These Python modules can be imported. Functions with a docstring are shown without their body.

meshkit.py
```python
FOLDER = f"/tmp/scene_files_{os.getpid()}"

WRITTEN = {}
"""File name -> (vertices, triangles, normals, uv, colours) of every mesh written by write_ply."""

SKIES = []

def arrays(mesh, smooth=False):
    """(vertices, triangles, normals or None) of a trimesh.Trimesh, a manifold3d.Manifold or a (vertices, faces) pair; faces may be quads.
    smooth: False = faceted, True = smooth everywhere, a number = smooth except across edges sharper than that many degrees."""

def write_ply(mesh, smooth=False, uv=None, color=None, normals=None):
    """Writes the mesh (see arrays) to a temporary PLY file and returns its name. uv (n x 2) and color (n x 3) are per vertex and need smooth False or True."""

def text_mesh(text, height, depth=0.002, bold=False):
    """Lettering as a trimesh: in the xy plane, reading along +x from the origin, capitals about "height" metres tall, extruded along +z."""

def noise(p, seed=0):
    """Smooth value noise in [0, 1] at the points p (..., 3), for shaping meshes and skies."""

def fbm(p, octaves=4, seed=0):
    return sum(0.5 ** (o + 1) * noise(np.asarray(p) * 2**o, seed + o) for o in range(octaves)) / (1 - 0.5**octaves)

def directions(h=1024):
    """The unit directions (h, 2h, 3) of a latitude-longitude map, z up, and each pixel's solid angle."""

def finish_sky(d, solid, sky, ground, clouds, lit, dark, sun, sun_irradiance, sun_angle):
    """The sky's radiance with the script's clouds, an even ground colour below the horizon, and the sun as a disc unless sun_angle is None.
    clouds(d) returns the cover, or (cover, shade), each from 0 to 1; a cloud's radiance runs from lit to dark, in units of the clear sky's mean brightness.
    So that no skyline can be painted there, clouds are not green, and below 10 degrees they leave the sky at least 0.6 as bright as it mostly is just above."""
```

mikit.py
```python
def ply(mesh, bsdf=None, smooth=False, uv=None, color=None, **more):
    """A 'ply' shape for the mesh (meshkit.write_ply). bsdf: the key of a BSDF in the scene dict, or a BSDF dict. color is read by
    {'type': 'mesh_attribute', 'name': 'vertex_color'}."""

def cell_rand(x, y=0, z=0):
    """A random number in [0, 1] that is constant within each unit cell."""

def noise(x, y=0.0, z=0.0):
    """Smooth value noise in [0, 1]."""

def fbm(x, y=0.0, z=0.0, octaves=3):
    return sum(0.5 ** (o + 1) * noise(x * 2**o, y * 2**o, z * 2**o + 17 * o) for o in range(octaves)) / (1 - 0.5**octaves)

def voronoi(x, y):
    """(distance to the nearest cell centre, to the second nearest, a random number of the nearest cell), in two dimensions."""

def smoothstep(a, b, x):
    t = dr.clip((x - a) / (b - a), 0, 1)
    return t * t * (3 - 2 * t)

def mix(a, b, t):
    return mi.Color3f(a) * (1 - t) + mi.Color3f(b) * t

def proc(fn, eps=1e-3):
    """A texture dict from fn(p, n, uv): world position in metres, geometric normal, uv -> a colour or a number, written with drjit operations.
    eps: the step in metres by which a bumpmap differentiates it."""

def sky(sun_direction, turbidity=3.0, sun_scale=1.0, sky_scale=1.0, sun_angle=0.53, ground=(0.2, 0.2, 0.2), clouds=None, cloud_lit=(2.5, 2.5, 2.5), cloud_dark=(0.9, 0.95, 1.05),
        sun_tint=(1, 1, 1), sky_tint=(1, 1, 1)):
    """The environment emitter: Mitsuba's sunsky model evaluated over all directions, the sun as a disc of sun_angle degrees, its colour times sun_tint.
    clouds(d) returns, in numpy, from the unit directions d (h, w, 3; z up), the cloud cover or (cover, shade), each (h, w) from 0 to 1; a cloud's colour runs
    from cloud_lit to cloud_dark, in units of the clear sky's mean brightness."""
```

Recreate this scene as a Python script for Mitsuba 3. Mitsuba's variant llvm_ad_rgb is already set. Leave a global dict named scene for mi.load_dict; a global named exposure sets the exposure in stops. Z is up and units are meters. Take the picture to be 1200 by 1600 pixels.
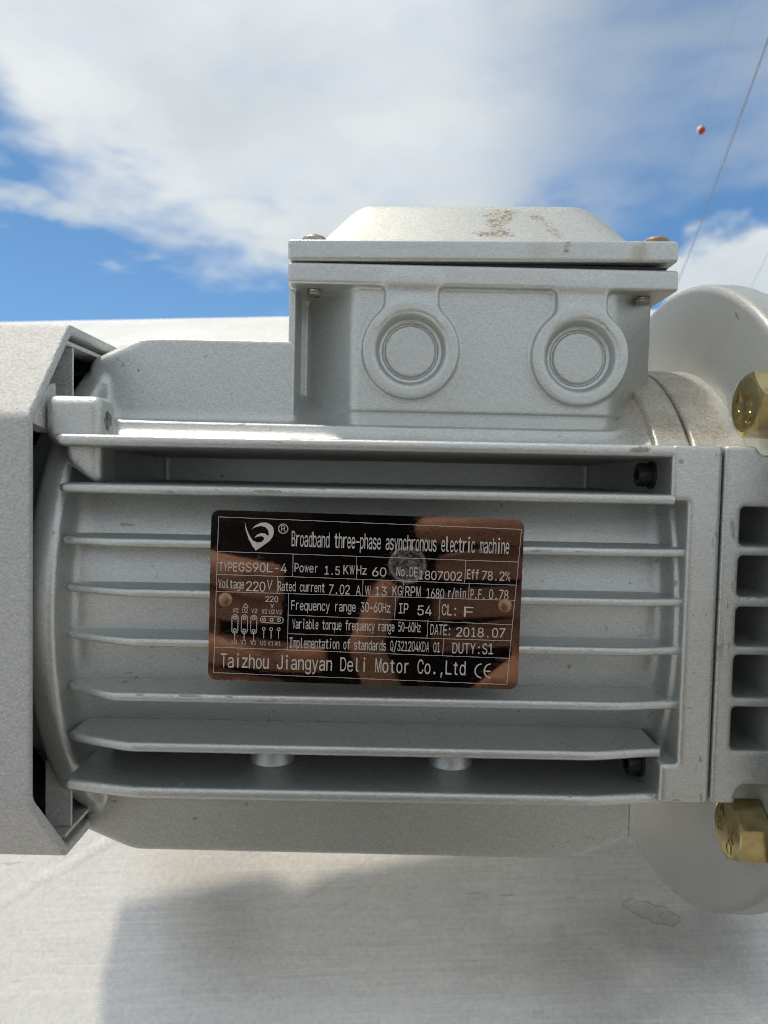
import math
import numpy as np, trimesh, manifold3d as m3, mitsuba as mi, drjit as dr
import mikit, meshkit
from mikit import noise, fbm, smoothstep, mix, voronoi
from shapely.geometry import Polygon, Point, LineString, box as sbox
from shapely.ops import unary_union

T = mi.ScalarTransform4f
scene, labels = {'type': 'scene'}, {}
rng = np.random.default_rng(7)

# ------------------------------------------------------------------ camera, sky, exposure
PITCH, ROLL = math.radians(2.56), math.radians(1.3)
fwd = np.array([0, math.cos(PITCH), -math.sin(PITCH)])
up0 = np.array([0, math.sin(PITCH), math.cos(PITCH)])
upv = -math.sin(ROLL) * np.array([1., 0, 0]) + math.cos(ROLL) * up0
scene['camera'] = {'type': 'thinlens', 'fov': 2 * math.degrees(math.atan(600 / 1128.)), 'fov_axis': 'x', 'near_clip': 0.01, 'far_clip': 2000.0,
                   'aperture_radius': 0.0005, 'focus_distance': 0.232,
                   'to_world': T().look_at(origin=[0, 0, 0], target=fwd.tolist(), up=upv.tolist())}
exposure = 1.9
SUN = np.array([-0.335, 0.115, 0.93]); SUN /= np.linalg.norm(SUN)


def np_smooth(a, b, x):
    t = np.clip((x - a) / (b - a), 0, 1)
    return t * t * (3 - 2 * t)


def clouds(d):
    A = np.degrees(np.arctan2(d[..., 0], d[..., 1]))
    E = np.degrees(np.arcsin(np.clip(d[..., 2], -1, 1)))
    n1 = meshkit.fbm(d * np.array([5, 5, 7.]), 6, 3)
    n2 = meshkit.fbm(d * np.array([11, 11, 15.]) + n1[..., None] * 1.6, 6, 11)
    fine = meshkit.fbm(d * np.array([24, 24, 60.]) + n2[..., None] * 2.0, 5, 29)
    wisp = meshkit.fbm(np.stack([A * 0.16 + E * 0.10, E * 0.55 - A * 0.05, 0 * A], -1) + n1[..., None] * 1.5, 6, 41)
    # the big cirrus sheet: its lower edge, dipping from the left towards the middle
    edge = np.interp(A, [-60, -34, -28.5, -25.5, -23.5, -17, -8, 8, 16, 24, 32, 60], [26, 25, 24.5, 21.0, 18.2, 16.9, 15.6, 15, 16, 19, 17, 14])
    main = np_smooth(-3.6, 5.0, E - edge + 6 * (n2 - 0.5) + 3.5 * (fine - .5) + 11 * (wisp - 0.5))
    right = np_smooth(2, 21, A) * (1 - np_smooth(50, 80, A))
    hole = np.exp(-((A - 20) / 8.0) ** 2 - ((E - 23.0) / 6.5) ** 2)
    dens = 0.90 - 0.40 * right * (0.8 + 0.4 * (1 - wisp)) - 0.25 * hole + 0.3 * (n2 - 0.5) + 0.5 * (wisp - 0.5) + 0.12 * (fine - 0.5)
    cover = main * np.clip(dens, 0, 1)
    # thin wisps below the sheet
    band = np_smooth(11.5, 14.5, E) * (1 - np_smooth(19, 22, E)) * (1 - np_smooth(-9, -4, A)) * np_smooth(-70, -45, A)
    cover = np.maximum(cover, band * np_smooth(0.50, 0.74, wisp) * 0.85)
    # cumulus low on the right
    cum = np_smooth(-1.5, 1.5, (18.6 - 4.6 * np.exp(-((A - 19.5) / 1.6) ** 2)) - E + 14 * (n2 - 0.55)) * np_smooth(18.2, 21, A + 5 * (n2 - .5)) * (1 - np_smooth(70, 100, A))
    cover = np.maximum(cover, cum * 0.92)
    haze = 0.04 + 0.16 * np_smooth(9, 1, E)
    # all around and overhead the same broken cirrus goes on
    else_ = 0.62 + 0.36 * np_smooth(0.38, 0.62, n1)
    away = np.maximum(np_smooth(40, 62, np.abs(A)), np_smooth(44, 60, E))
    cover = cover * (1 - away) + else_ * away
    cover = np.clip(np.maximum(cover, haze), 0, 1)
    shade = np.clip(0.28 + 0.6 * right * (1 - 0.8 * np.clip(cum, 0, 1)) + 0.7 * (n1 - 0.5) + 0.7 * (wisp - 0.5) + 0.15 * (fine - 0.5), 0, 1)
    return cover, shade


scene['sky'] = mikit.sky(SUN.tolist(), turbidity=3.0, sun_scale=0.56, sun_angle=3.2, sun_tint=(0.95, 1.0, 1.06), sky_scale=1.0, clouds=clouds, cloud_lit=(3.1, 3.2, 3.2), cloud_dark=(1.75, 2.0, 2.15), sky_tint=(0.50, 0.75, 0.88))

# ------------------------------------------------------------------ helpers
MM = 0.001


def add(key, mesh, bsdf, smooth=40, mm=True):
    if hasattr(mesh, 'to_mesh'):
        m = mesh.to_mesh()
        mesh = trimesh.Trimesh(m.vert_properties[:, :3], m.tri_verts, process=False)
    if isinstance(mesh, tuple):
        mesh = trimesh.Trimesh(mesh[0], mesh[1], process=False)
    mesh = mesh.copy()
    if mm:
        mesh.apply_scale(MM)
    k, n = key, 0
    while k in scene:
        n += 1
        k = f'{key}_{n:03d}'
    scene[k] = mikit.ply(mesh, bsdf, smooth=smooth)
    return k


def tag(key, label, category=None, group=None, kind=None):
    labels[key] = {a: b for a, b in (('label', label), ('category', category), ('group', group), ('kind', kind)) if b}


def surface_net(f, lo, hi, h, project=3):
    """The zero surface of the distance function f on a grid of step h, its vertices drawn onto the surface."""
    lo, hi = np.asarray(lo, float), np.asarray(hi, float)
    n = np.ceil((hi - lo) / h).astype(int) + 1
    ax = [(lo[k] + h * np.arange(n[k])).astype(np.float32) for k in range(3)]
    v = np.empty(n, np.float32)
    step = max(1, 600_000 // (n[1] * n[2]))
    Y, Z = np.meshgrid(ax[1], ax[2], indexing='ij')
    for i in range(0, n[0], step):
        xs = ax[0][i:i + step]
        P = np.empty((len(xs), n[1], n[2], 3), np.float32)
        P[..., 0], P[..., 1], P[..., 2] = xs[:, None, None], Y, Z
        v[i:i + step] = f(P.reshape(-1, 3)).reshape(len(xs), n[1], n[2])
    s = v < 0
    c = sum(s[a:n[0] - 1 + a, b:n[1] - 1 + b, e:n[2] - 1 + e].astype(np.int8) for a, b, e in np.ndindex(2, 2, 2))
    act = (c > 0) & (c < 8)
    idx = -np.ones(act.shape, np.int64)
    cells = np.argwhere(act)
    idx[act] = np.arange(len(cells))
    acc, cnt = np.zeros((len(cells), 3)), np.zeros((len(cells), 1))
    corner = lambda o: v[cells[:, 0] + o[0], cells[:, 1] + o[1], cells[:, 2] + o[2]].astype(float)
    for a in range(3):
        for b, e in np.ndindex(2, 2):
            o0 = [0, 0, 0]; o0[(a + 1) % 3], o0[(a + 2) % 3] = b, e
            o1 = list(o0); o1[a] = 1
            va, vb = corner(o0), corner(o1)
            cr = (va < 0) != (vb < 0)
            t = np.where(cr, va / np.where(va == vb, 1, va - vb), 0)
            p = np.tile(np.array(o0, float), (len(cells), 1)); p[:, a] = t
            acc += np.where(cr[:, None], p, 0); cnt += cr[:, None]
    V = lo + h * (cells + acc / cnt)
    quads = []
    for a in range(3):
        u, w = (a + 1) % 3, (a + 2) % 3
        sl0, sl1 = [slice(None)] * 3, [slice(None)] * 3
        sl0[a], sl1[a] = slice(0, n[a] - 1), slice(1, n[a])
        e = s[tuple(sl0)] != s[tuple(sl1)]
        pos = np.argwhere(e)
        ok = (pos[:, u] > 0) & (pos[:, w] > 0) & (pos[:, u] < n[u] - 1) & (pos[:, w] < n[w] - 1)
        pos = pos[ok]
        inside = s[tuple(sl0)][pos[:, 0], pos[:, 1], pos[:, 2]]
        q = []
        for du, dw in ((-1, -1), (0, -1), (0, 0), (-1, 0)):
            r = pos.copy(); r[:, u] += du; r[:, w] += dw
            q.append(idx[r[:, 0], r[:, 1], r[:, 2]])
        q = np.stack(q, 1)
        q[~inside] = q[~inside][:, ::-1]
        quads.append(q)
    Q = np.vstack(quads)
    for _ in range(project):
        e = h * 0.3
        d0 = f(V)
        g = np.stack([(f(V + e * np.eye(3)[k]) - f(V - e * np.eye(3)[k])) / (2 * e) for k in range(3)], 1)
        st = d0[:, None] * g / np.maximum((g * g).sum(1, keepdims=True), 0.2)
        L = np.linalg.norm(st, axis=1, keepdims=True)
        V = V - st * np.minimum(1, 0.5 * h / np.maximum(L, 1e-9))
    a, b = np.linalg.norm(V[Q[:, 0]] - V[Q[:, 2]], axis=1), np.linalg.norm(V[Q[:, 1]] - V[Q[:, 3]], axis=1)
    F = np.where((a <= b)[:, None, None], np.stack([Q[:, [0, 1, 2]], Q[:, [0, 2, 3]]], 1), np.stack([Q[:, [0, 1, 3]], Q[:, [1, 2, 3]]], 1)).reshape(-1, 3)
    return trimesh.Trimesh(V, F, process=False)


def mirrored(mesh, y=325.0):
    v = mesh.vertices.copy(); v[:, 1] = 2 * y - v[:, 1]
    return trimesh.util.concatenate([mesh, trimesh.Trimesh(v, mesh.faces[:, ::-1], process=False)])


def sbx(p, lo, hi, r=1.0):
    q = [np.abs(p[:, k] - (lo[k] + hi[k]) / 2) - ((hi[k] - lo[k]) / 2 - r) for k in range(3)]
    m = np.maximum(np.maximum(q[0], q[1]), q[2])
    o = np.zeros_like(m)
    for w in q:
        np.maximum(w, 0, out=w); o += w * w
    return np.sqrt(o) + np.minimum(m, 0) - r


def cyl(p, axis, c, R, a0, a1, r=1.0):
    """c: the centre's two other coordinates, in the order x, y, z."""
    o = [k for k in range(3) if k != axis]
    d = np.hypot(p[:, o[0]] - c[0], p[:, o[1]] - c[1]) - (R - r)
    e = np.abs(p[:, axis] - (a0 + a1) / 2) - ((a1 - a0) / 2 - r)
    return np.hypot(np.maximum(d, 0), np.maximum(e, 0)) + np.minimum(np.maximum(d, e), 0) - r


def smin(a, b, k):
    h = np.maximum(k - np.abs(a - b), 0) / k
    return np.minimum(a, b) - h * h * k * 0.25


def smax(a, b, k):
    return -smin(-a, -b, k)


def plane(p, c, n):
    n = np.asarray(n, float); n = n / np.linalg.norm(n)
    return (p[:, 0] - c[0]) * n[0] + (p[:, 1] - c[1]) * n[1] + (p[:, 2] - c[2]) * n[2]


def tube(pts, r, k=10):
    pts = np.asarray(pts, float); r = np.broadcast_to(r, len(pts))
    t = np.gradient(pts, axis=0); t /= np.linalg.norm(t, axis=1, keepdims=True)
    ref = np.array([0, 0, 1.]) if abs(t[0, 2]) < 0.9 else np.array([1., 0, 0])
    a = np.cross(t, ref); a /= np.linalg.norm(a, axis=1, keepdims=True); b = np.cross(t, a)
    ang = np.arange(k) * 2 * np.pi / k
    V = (pts[:, None] + r[:, None, None] * (np.cos(ang)[None, :, None] * a[:, None] + np.sin(ang)[None, :, None] * b[:, None])).reshape(-1, 3)
    F = []
    for i in range(len(pts) - 1):
        for j in range(k):
            j2 = (j + 1) % k
            F += [[i * k + j, i * k + j2, (i + 1) * k + j2], [i * k + j, (i + 1) * k + j2, (i + 1) * k + j]]
    V = np.vstack([V, pts[:1], pts[-1:]]); n = len(pts) * k
    F += [[n, (j + 1) % k, j] for j in range(k)] + [[n + 1, n - k + j, n - k + (j + 1) % k] for j in range(k)]
    return trimesh.Trimesh(V, F, process=False)


def lathe(profile, k=40):
    """profile: (r, z) pairs; about the z axis."""
    return trimesh.creation.revolve(np.asarray(profile, float), sections=k)


def axis_to(mesh, d, origin):
    """Turns +z to d and moves to origin."""
    m = mesh.copy()
    m.apply_transform(trimesh.geometry.align_vectors([0, 0, 1], np.asarray(d, float)))
    m.apply_translation(origin)
    return m


# ------------------------------------------------------------------ materials
def sm01(a, b, x):
    return smoothstep(a, b, x)


def blob(p, x, z, rx, rz, ang=0.0):
    c, s = math.cos(ang), math.sin(ang)
    dx, dz = p.x * 1000 - x, p.z * 1000 - z
    return dr.exp(-dr.square((dx * c + dz * s) / rx) - dr.square((dz * c - dx * s) / rz))


def dirt_lid(p):
    n = fbm(p.x * 900, p.y * 900, p.z * 900, 3)
    m = fbm(p.x * 300, p.y * 300, p.z * 300, 3)
    lid = blob(p, 41, 99, 5.5, 7, 0.5) + 0.8 * blob(p, 45, 105, 6, 3) + 0.95 * blob(p, 61, 97.5, 3.4, 9, 0.65) + 0.8 * blob(p, 36, 94.0, 10, 2.0) + .3 * blob(p, 53, 103, 10, 3)
    lid = lid + 0.9 * blob(p, 63.5, 85, 1.6, 4.0, -0.4)
    a = sm01(0.38, 1.15, lid * (2.3 * n + 0.9 * m - 0.90)) * 0.85
    rust = 0.38 * sm01(0.25, 0.8, lid * (0.4 + 0.6 * m)) + 0.5 * sm01(0.35, 0.9, blob(p, 89.7, 83.2, 4.5, 6) * (0.45 + 0.9 * n)) + 0.22 * sm01(.3, .9, blob(p, 54, 83, 7, 5) * (.45 + .9 * n))
    return a, dr.minimum(rust, 1)


def dirt_body(p):
    n = fbm(p.x * 1500, p.y * 1500, p.z * 1500, 3)
    big = fbm(p.x * 130, p.y * 130, p.z * 130, 3)
    bar = sm01(0.078, 0.092, p.x) * (1 - sm01(0.1180, 0.1245, p.x)) * sm01(0.010, 0.018, p.z) * sm01(0.236, 0.246, p.y) * (1 - sm01(0.05, 0.07, p.z))
    sp = fbm(p.x * 2400, p.y * 2400, p.z * 2400, 2)
    dk = dr.exp(-dr.square((p.x - 0.098) / 0.014) - dr.square((p.z - 0.034) / 0.016))
    b = bar * (0.60 * sm01(0.56, 0.70, sp + 0.22 * (big - 0.5) + 0.10 * dk) + 0.10 * dk)
    tint = bar * (0.22 + 0.25 * sm01(0.3, 0.7, big) + 0.3 * dk)
    seam = dr.exp(-dr.square((p.x * 1000 - 105.9) / 0.7)) * sm01(0.45, 0.75, n + 0.5 * (big - .5)) * 0.7
    edge = dr.exp(-dr.square((p.z * 1000 - 13.6) / 0.9)) * sm01(.075, .1, p.x) * (1 - sm01(.112, .118, p.x)) * sm01(.226, .232, p.y) * 0.6
    chip = sm01(0.42, 0.55, blob(p, 79.5, 11.2, 4.0, 1.3, 0.05) * (0.35 + 1.0 * n)) * 0.7
    pock = sm01(0.80, 0.84, noise(p.x * 520 + 50, p.y * 520, p.z * 520)) * sm01(0.55, 0.7, big) * 0.5
    nick = sm01(0.80, 0.86, noise(p.x * 210 + 11, p.z * 900)) * sm01(0.66, 0.72, noise(p.x * 34 + 5, p.z * 61)) * (1 - sm01(0.2266, 0.2272, p.y)) * (1 - sm01(.098, .1, p.x)) * 0.55
    scuff = sm01(0.80, 0.86, noise(p.x * 900 + 5, p.z * 260 + p.x * 200)) * sm01(0.6, 0.7, noise(p.x * 90, p.z * 70 + 4)) * sm01(.100, .102, p.x) * (1 - sm01(0.2266, 0.2272, p.y)) * 0.5
    return dr.minimum(b + seam + edge + chip + pock + nick + scuff, 1), dr.minimum(tint, 1)


def paint_color(p, dirt):
    g = noise(p.x * 1800, p.y * 1800, p.z * 1800)
    g2 = noise(p.x * 3600 + 7, p.y * 3600, p.z * 3600)
    big = fbm(p.x * 45, p.y * 45, p.z * 45, 3)
    v = 0.47 + 0.25 * (0.6 * g + 0.4 * g2) + 0.06 * (big - 0.5)
    c = mi.Color3f(v * 0.965, v * 1.0, v * 0.97)
    if dirt is None:
        return c
    d, r = dirt(p)
    c = mix(c, mix(mi.Color3f(0.10, 0.075, 0.055), mi.Color3f(0.22, 0.17, 0.12), g), d)
    return mix(c, mi.Color3f(0.37, 0.30, 0.21) * (0.75 + 0.5 * g), r)


def paint_metal(p, dirt):
    d, r = dirt(p)
    return 0.85 * (1 - 0.9 * d) * (1 - 0.6 * r)


def paint_bump(p, n, uv):
    return noise(p.x * 2100, p.y * 2100, p.z * 2100) + 0.5 * noise(p.x * 4300, p.y * 4300 + 5, p.z * 4300) + 2.2 * fbm(p.x * 170, p.y * 170, p.z * 170, 2)


def rgb(*c):
    return {'type': 'rgb', 'value': list(map(float, c))}


BUMP = mikit.proc(paint_bump, 6e-5)
for name, dirt in (('silver_paint', None), ('silver_paint_body', dirt_body), ('silver_paint_lid', dirt_lid)):
    scene[name] = {'type': 'twosided', 'bsdf': {'type': 'bumpmap', 'arbitrary': BUMP, 'scale': 0.00005,
                   'bsdf': {'type': 'principled', 'base_color': mikit.proc(lambda p, n, uv, dirt=dirt: paint_color(p, dirt)),
                            'metallic': mikit.proc(lambda p, n, uv, dirt=dirt: paint_metal(p, dirt)) if dirt else 0.85, 'roughness': 0.45, 'specular': 0.5}}}


def cover_color(p, n, uv):
    g = noise(p.x * 1500, p.y * 1500, p.z * 1500)
    g2 = noise(p.x * 3200 + 3, p.y * 3200, p.z * 3200)
    v = 0.37 + 0.34 * (0.65 * g + 0.35 * g2)
    return mi.Color3f(v * 0.985, v, v * 0.985)


scene['cover_paint'] = {'type': 'twosided', 'bsdf': {'type': 'bumpmap', 'arbitrary': mikit.proc(lambda p, n, uv: noise(p.x * 1700, p.y * 1700, p.z * 1700) + 0.5 * noise(p.x * 3900, p.y * 3900, p.z * 3900), 6e-5), 'scale': 0.00007,
                        'bsdf': {'type': 'principled', 'base_color': mikit.proc(cover_color), 'metallic': 0.25, 'roughness': 0.7, 'specular': 0.4}}}


def disc_color(p, n, uv):
    g = noise(p.x * 2300, p.y * 2300, p.z * 2300)
    v = 0.26 + 0.10 * g + 0.08 * (fbm(p.x * 30, p.y * 30, p.z * 30, 3) - 0.5)
    y, z = p.y * 1000 - 262, p.z * 1000 - 61.5
    s = dr.exp(-dr.square((z - 0.9 * y) / 1.0) - dr.square((z + y) / 4.5)) * (0.6 + 0.7 * noise(p.x * 700, p.y * 700, p.z * 700))
    s = sm01(0.45, 0.6, s) * 0.55
    return mix(mi.Color3f(v * 0.95, v, v * 0.985), mi.Color3f(0.06), s)


scene['flange_paint'] = {'type': 'twosided', 'bsdf': {'type': 'bumpmap', 'arbitrary': mikit.proc(lambda p, n, uv: noise(p.x * 1500, p.y * 1500, p.z * 1500), 6e-5), 'scale': 0.00003,
                         'bsdf': {'type': 'principled', 'base_color': mikit.proc(disc_color), 'metallic': 0.2, 'roughness': 0.42}}}
scene['zinc_yellow'] = {'type': 'twosided', 'bsdf': {'type': 'principled', 'base_color': mikit.proc(lambda p, n, uv: mix(mi.Color3f(0.33, 0.265, 0.115), mi.Color3f(0.50, 0.42, 0.215), sm01(0.25, 0.75, fbm(p.x * 160, p.y * 300, p.z * 160, 3)))), 'metallic': 1.0,
                        'roughness': mikit.proc(lambda p, n, uv: 0.13 + 0.10 * noise(p.x * 900, p.y * 900, p.z * 900))}}
scene['screw_metal'] = {'type': 'twosided', 'bsdf': {'type': 'principled', 'base_color': mikit.proc(lambda p, n, uv: mix(mi.Color3f(0.42, 0.40, 0.36), mi.Color3f(0.24, 0.17, 0.11), sm01(.4, .7, fbm(p.x * 600, p.y * 600, p.z * 600, 2)))), 'metallic': 0.85, 'roughness': 0.38}}
scene['rusty_screw'] = {'type': 'twosided', 'bsdf': {'type': 'principled', 'base_color': mikit.proc(lambda p, n, uv: mix(mi.Color3f(0.36, 0.27, 0.19), mi.Color3f(0.22, 0.13, 0.08), fbm(p.x * 700, p.y * 700, p.z * 700, 2))), 'metallic': 0.4, 'roughness': 0.5}}
scene['black_bolt'] = {'type': 'twosided', 'bsdf': {'type': 'principled', 'base_color': rgb(0.02, 0.02, 0.022), 'metallic': 0.3, 'roughness': 0.3}}
scene['rubber_black'] = {'type': 'twosided', 'bsdf': {'type': 'principled', 'base_color': rgb(0.012, 0.012, 0.013), 'roughness': 0.6}}
def plate_color(p, n, uv):
    g = noise(p.x * 3000, p.y * 3000, p.z * 3000)
    w = fbm(p.x * 120, p.y * 120, p.z * 120, 3)
    k = 1 - 0.55 * sm01(0.50, 0.85, g) * sm01(0.42, 0.62, w)
    sc = sm01(0.93, 0.97, noise(p.x * 90 + p.z * 40, p.z * 1800 + p.x * 500)) * 0.5
    return mi.Color3f(0.225, 0.187, 0.168) * k + mi.Color3f(0.05) * sc


scene['plate_mirror'] = {'type': 'twosided', 'bsdf': {'type': 'principled', 'base_color': mikit.proc(plate_color), 'metallic': 1.0,
                         'roughness': mikit.proc(lambda p, n, uv: 0.03 + 0.05 * sm01(0.56, 0.70, fbm(p.x * 900, p.y * 900, p.z * 1500, 3)))}}
scene['plate_etch'] = {'type': 'twosided', 'bsdf': {'type': 'principled', 'base_color': rgb(0.52, 0.49, 0.455), 'metallic': 0.15, 'roughness': 0.55}}
scene['copper_rivet'] = {'type': 'twosided', 'bsdf': {'type': 'principled', 'base_color': mikit.proc(lambda p, n, uv: mix(mi.Color3f(0.40, 0.24, 0.14), mi.Color3f(0.22, 0.13, 0.08), fbm(p.x * 800, p.y * 800, p.z * 800, 2))), 'metallic': 0.9, 'roughness': 0.36}}

# the tank: local frame along its axis (slightly turned) used for the brushing
PSI = 0.18
TA = np.array([math.cos(PSI), -math.sin(PSI), 0.0])          # axis
TB = np.array([math.sin(PSI), math.cos(PSI), 0.0])           # away from the camera
TC, TR = np.array([0, 1.85, -1.634]), 2.0


def tank_uv(p):
    a = p.x * TA[0] + (p.y - TC[1]) * TA[1]
    b = p.x * TB[0] + (p.y - TC[1]) * TB[1]
    s = dr.atan2(b, p.z - TC[2]) * TR
    return a, s


def tank_height(p):
    a, s = tank_uv(p)
    t = s - a * 0.15
    f = noise(a * 55, t * 2200) * 0.4 + noise(a * 30 + 9, t * 1200) * 0.2 + noise(a * 700, t * 2600) * 0.5
    return f


def tank_color(p, n, uv):
    a, s = tank_uv(p)
    t = s - a * 0.15
    big = fbm(a * 9, s * 9, 0, 3)
    st = noise(a * 22, t * 900) * 0.4 + noise(a * 50, t * 1900) * 0.6
    patch = sm01(0.36, 0.62, fbm(a * 11 + 7, s * 16 + 3, 0, 3) + 0.35 * sm01(0.08, 0.30, a) - 0.12)
    spk = noise(a * 520, s * 620) * 0.5 + noise(a * 1200, s * 1400) * 0.5
    v = 0.75 + 0.18 * (big - 0.5) + 0.13 * (st - 0.5) * patch + 0.17 * (spk - 0.5)
    cloudy = sm01(0.5, 0.75, fbm(a * 16 + 20, s * 22, 0, 4)) * sm01(0.2, 0.42, a) * 0.22
    v = v * (1 - cloudy)
    t2 = s - a * 0.75
    sc = sm01(0.86, 0.92, noise(a * 16 + 40, t2 * 520)) * sm01(0.52, 0.7, fbm(a * 14 + 3, s * 14, 0, 2)) * (1 - sm01(0.12, 0.3, a)) * 0.30
    dash = sm01(0.90, 0.94, noise(a * 60 + 9, t * 700 + 3)) * sm01(0.55, 0.75, fbm(a * 25, s * 25 + 8, 0, 2)) * 0.25
    v = v * (1 - sc) * (1 - dash)
    # dried water mark: a leaf shaped outline
    q1, q2 = (a - WM[0]) * 1000, (s - WM[1]) * 1000
    c, sn = math.cos(-0.22), math.sin(-0.22)
    e1, e2 = q1 * c + q2 * sn, q2 * c - q1 * sn
    rad = dr.sqrt(dr.square(e1 / 15.5) + dr.square(e2 / (4.6 + 0.10 * e1))) + 0.35 * (noise(a * 260, s * 260) - 0.5)
    ring = dr.exp(-dr.square((rad - 0.92) / 0.05)) * (0.12 + 0.4 * noise(a * 330 + 4, s * 330)) + (1 - sm01(0.85, 0.95, rad)) * (0.05 + 0.12 * noise(a * 200, s * 200))
    v = v * (1 - ring)
    return mi.Color3f(v, v * 0.985, v * 0.945)


def tank_rough(p, n, uv):
    a, s = tank_uv(p)
    return 0.22 + 0.14 * fbm(a * 9 + 2, s * 9, 0, 3)


WM = (0.41, -1.42)
scene['brushed_steel'] = {'type': 'twosided', 'bsdf': {'type': 'bumpmap', 'arbitrary': mikit.proc(lambda p, n, uv: tank_height(p), 2e-4), 'scale': 0.00006,
                          'bsdf': {'type': 'principled', 'base_color': mikit.proc(tank_color), 'metallic': 0.42, 'roughness': mikit.proc(tank_rough)}}}
scene['concrete'] = {'type': 'twosided', 'bsdf': {'type': 'principled', 'base_color': mikit.proc(lambda p, n, uv: mix(mi.Color3f(0.25, 0.24, 0.225), mi.Color3f(0.36, 0.35, 0.33), fbm(p.x * 3, p.y * 3, 0, 4))), 'roughness': 0.9, 'specular': 0.3}}
scene['cable_grey'] = {'type': 'twosided', 'bsdf': {'type': 'principled', 'base_color': rgb(0.30, 0.33, 0.37), 'roughness': 0.6}}
scene['ball_red'] = {'type': 'twosided', 'bsdf': {'type': 'principled', 'base_color': rgb(0.35, 0.03, 0.02), 'roughness': 0.35}}
scene['ball_white'] = {'type': 'twosided', 'bsdf': {'type': 'principled', 'base_color': rgb(0.75, 0.72, 0.7), 'roughness': 0.35}}
scene['skin'] = {'type': 'principled', 'base_color': mikit.proc(lambda p, n, uv: mix(mi.Color3f(0.36, 0.19, 0.12), mi.Color3f(0.52, 0.31, 0.21), fbm(p.x * 120, p.y * 120, p.z * 120, 4))), 'roughness': 0.5}
scene['dark_cloth'] = {'type': 'twosided', 'bsdf': {'type': 'principled', 'base_color': mikit.proc(lambda p, n, uv: mi.Color3f(0.010, 0.010, 0.012) * (0.8 + 0.5 * fbm(p.x * 40, p.y * 40, p.z * 40, 3))), 'roughness': 0.9, 'specular': 0.15}}
scene['hair_dark'] = {'type': 'twosided', 'bsdf': {'type': 'principled', 'base_color': rgb(0.015, 0.011, 0.009), 'roughness': 0.6}}
scene['phone_black'] = {'type': 'twosided', 'bsdf': {'type': 'principled', 'base_color': rgb(0.008, 0.008, 0.009), 'roughness': 0.55, 'specular': 0.2}}
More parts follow.
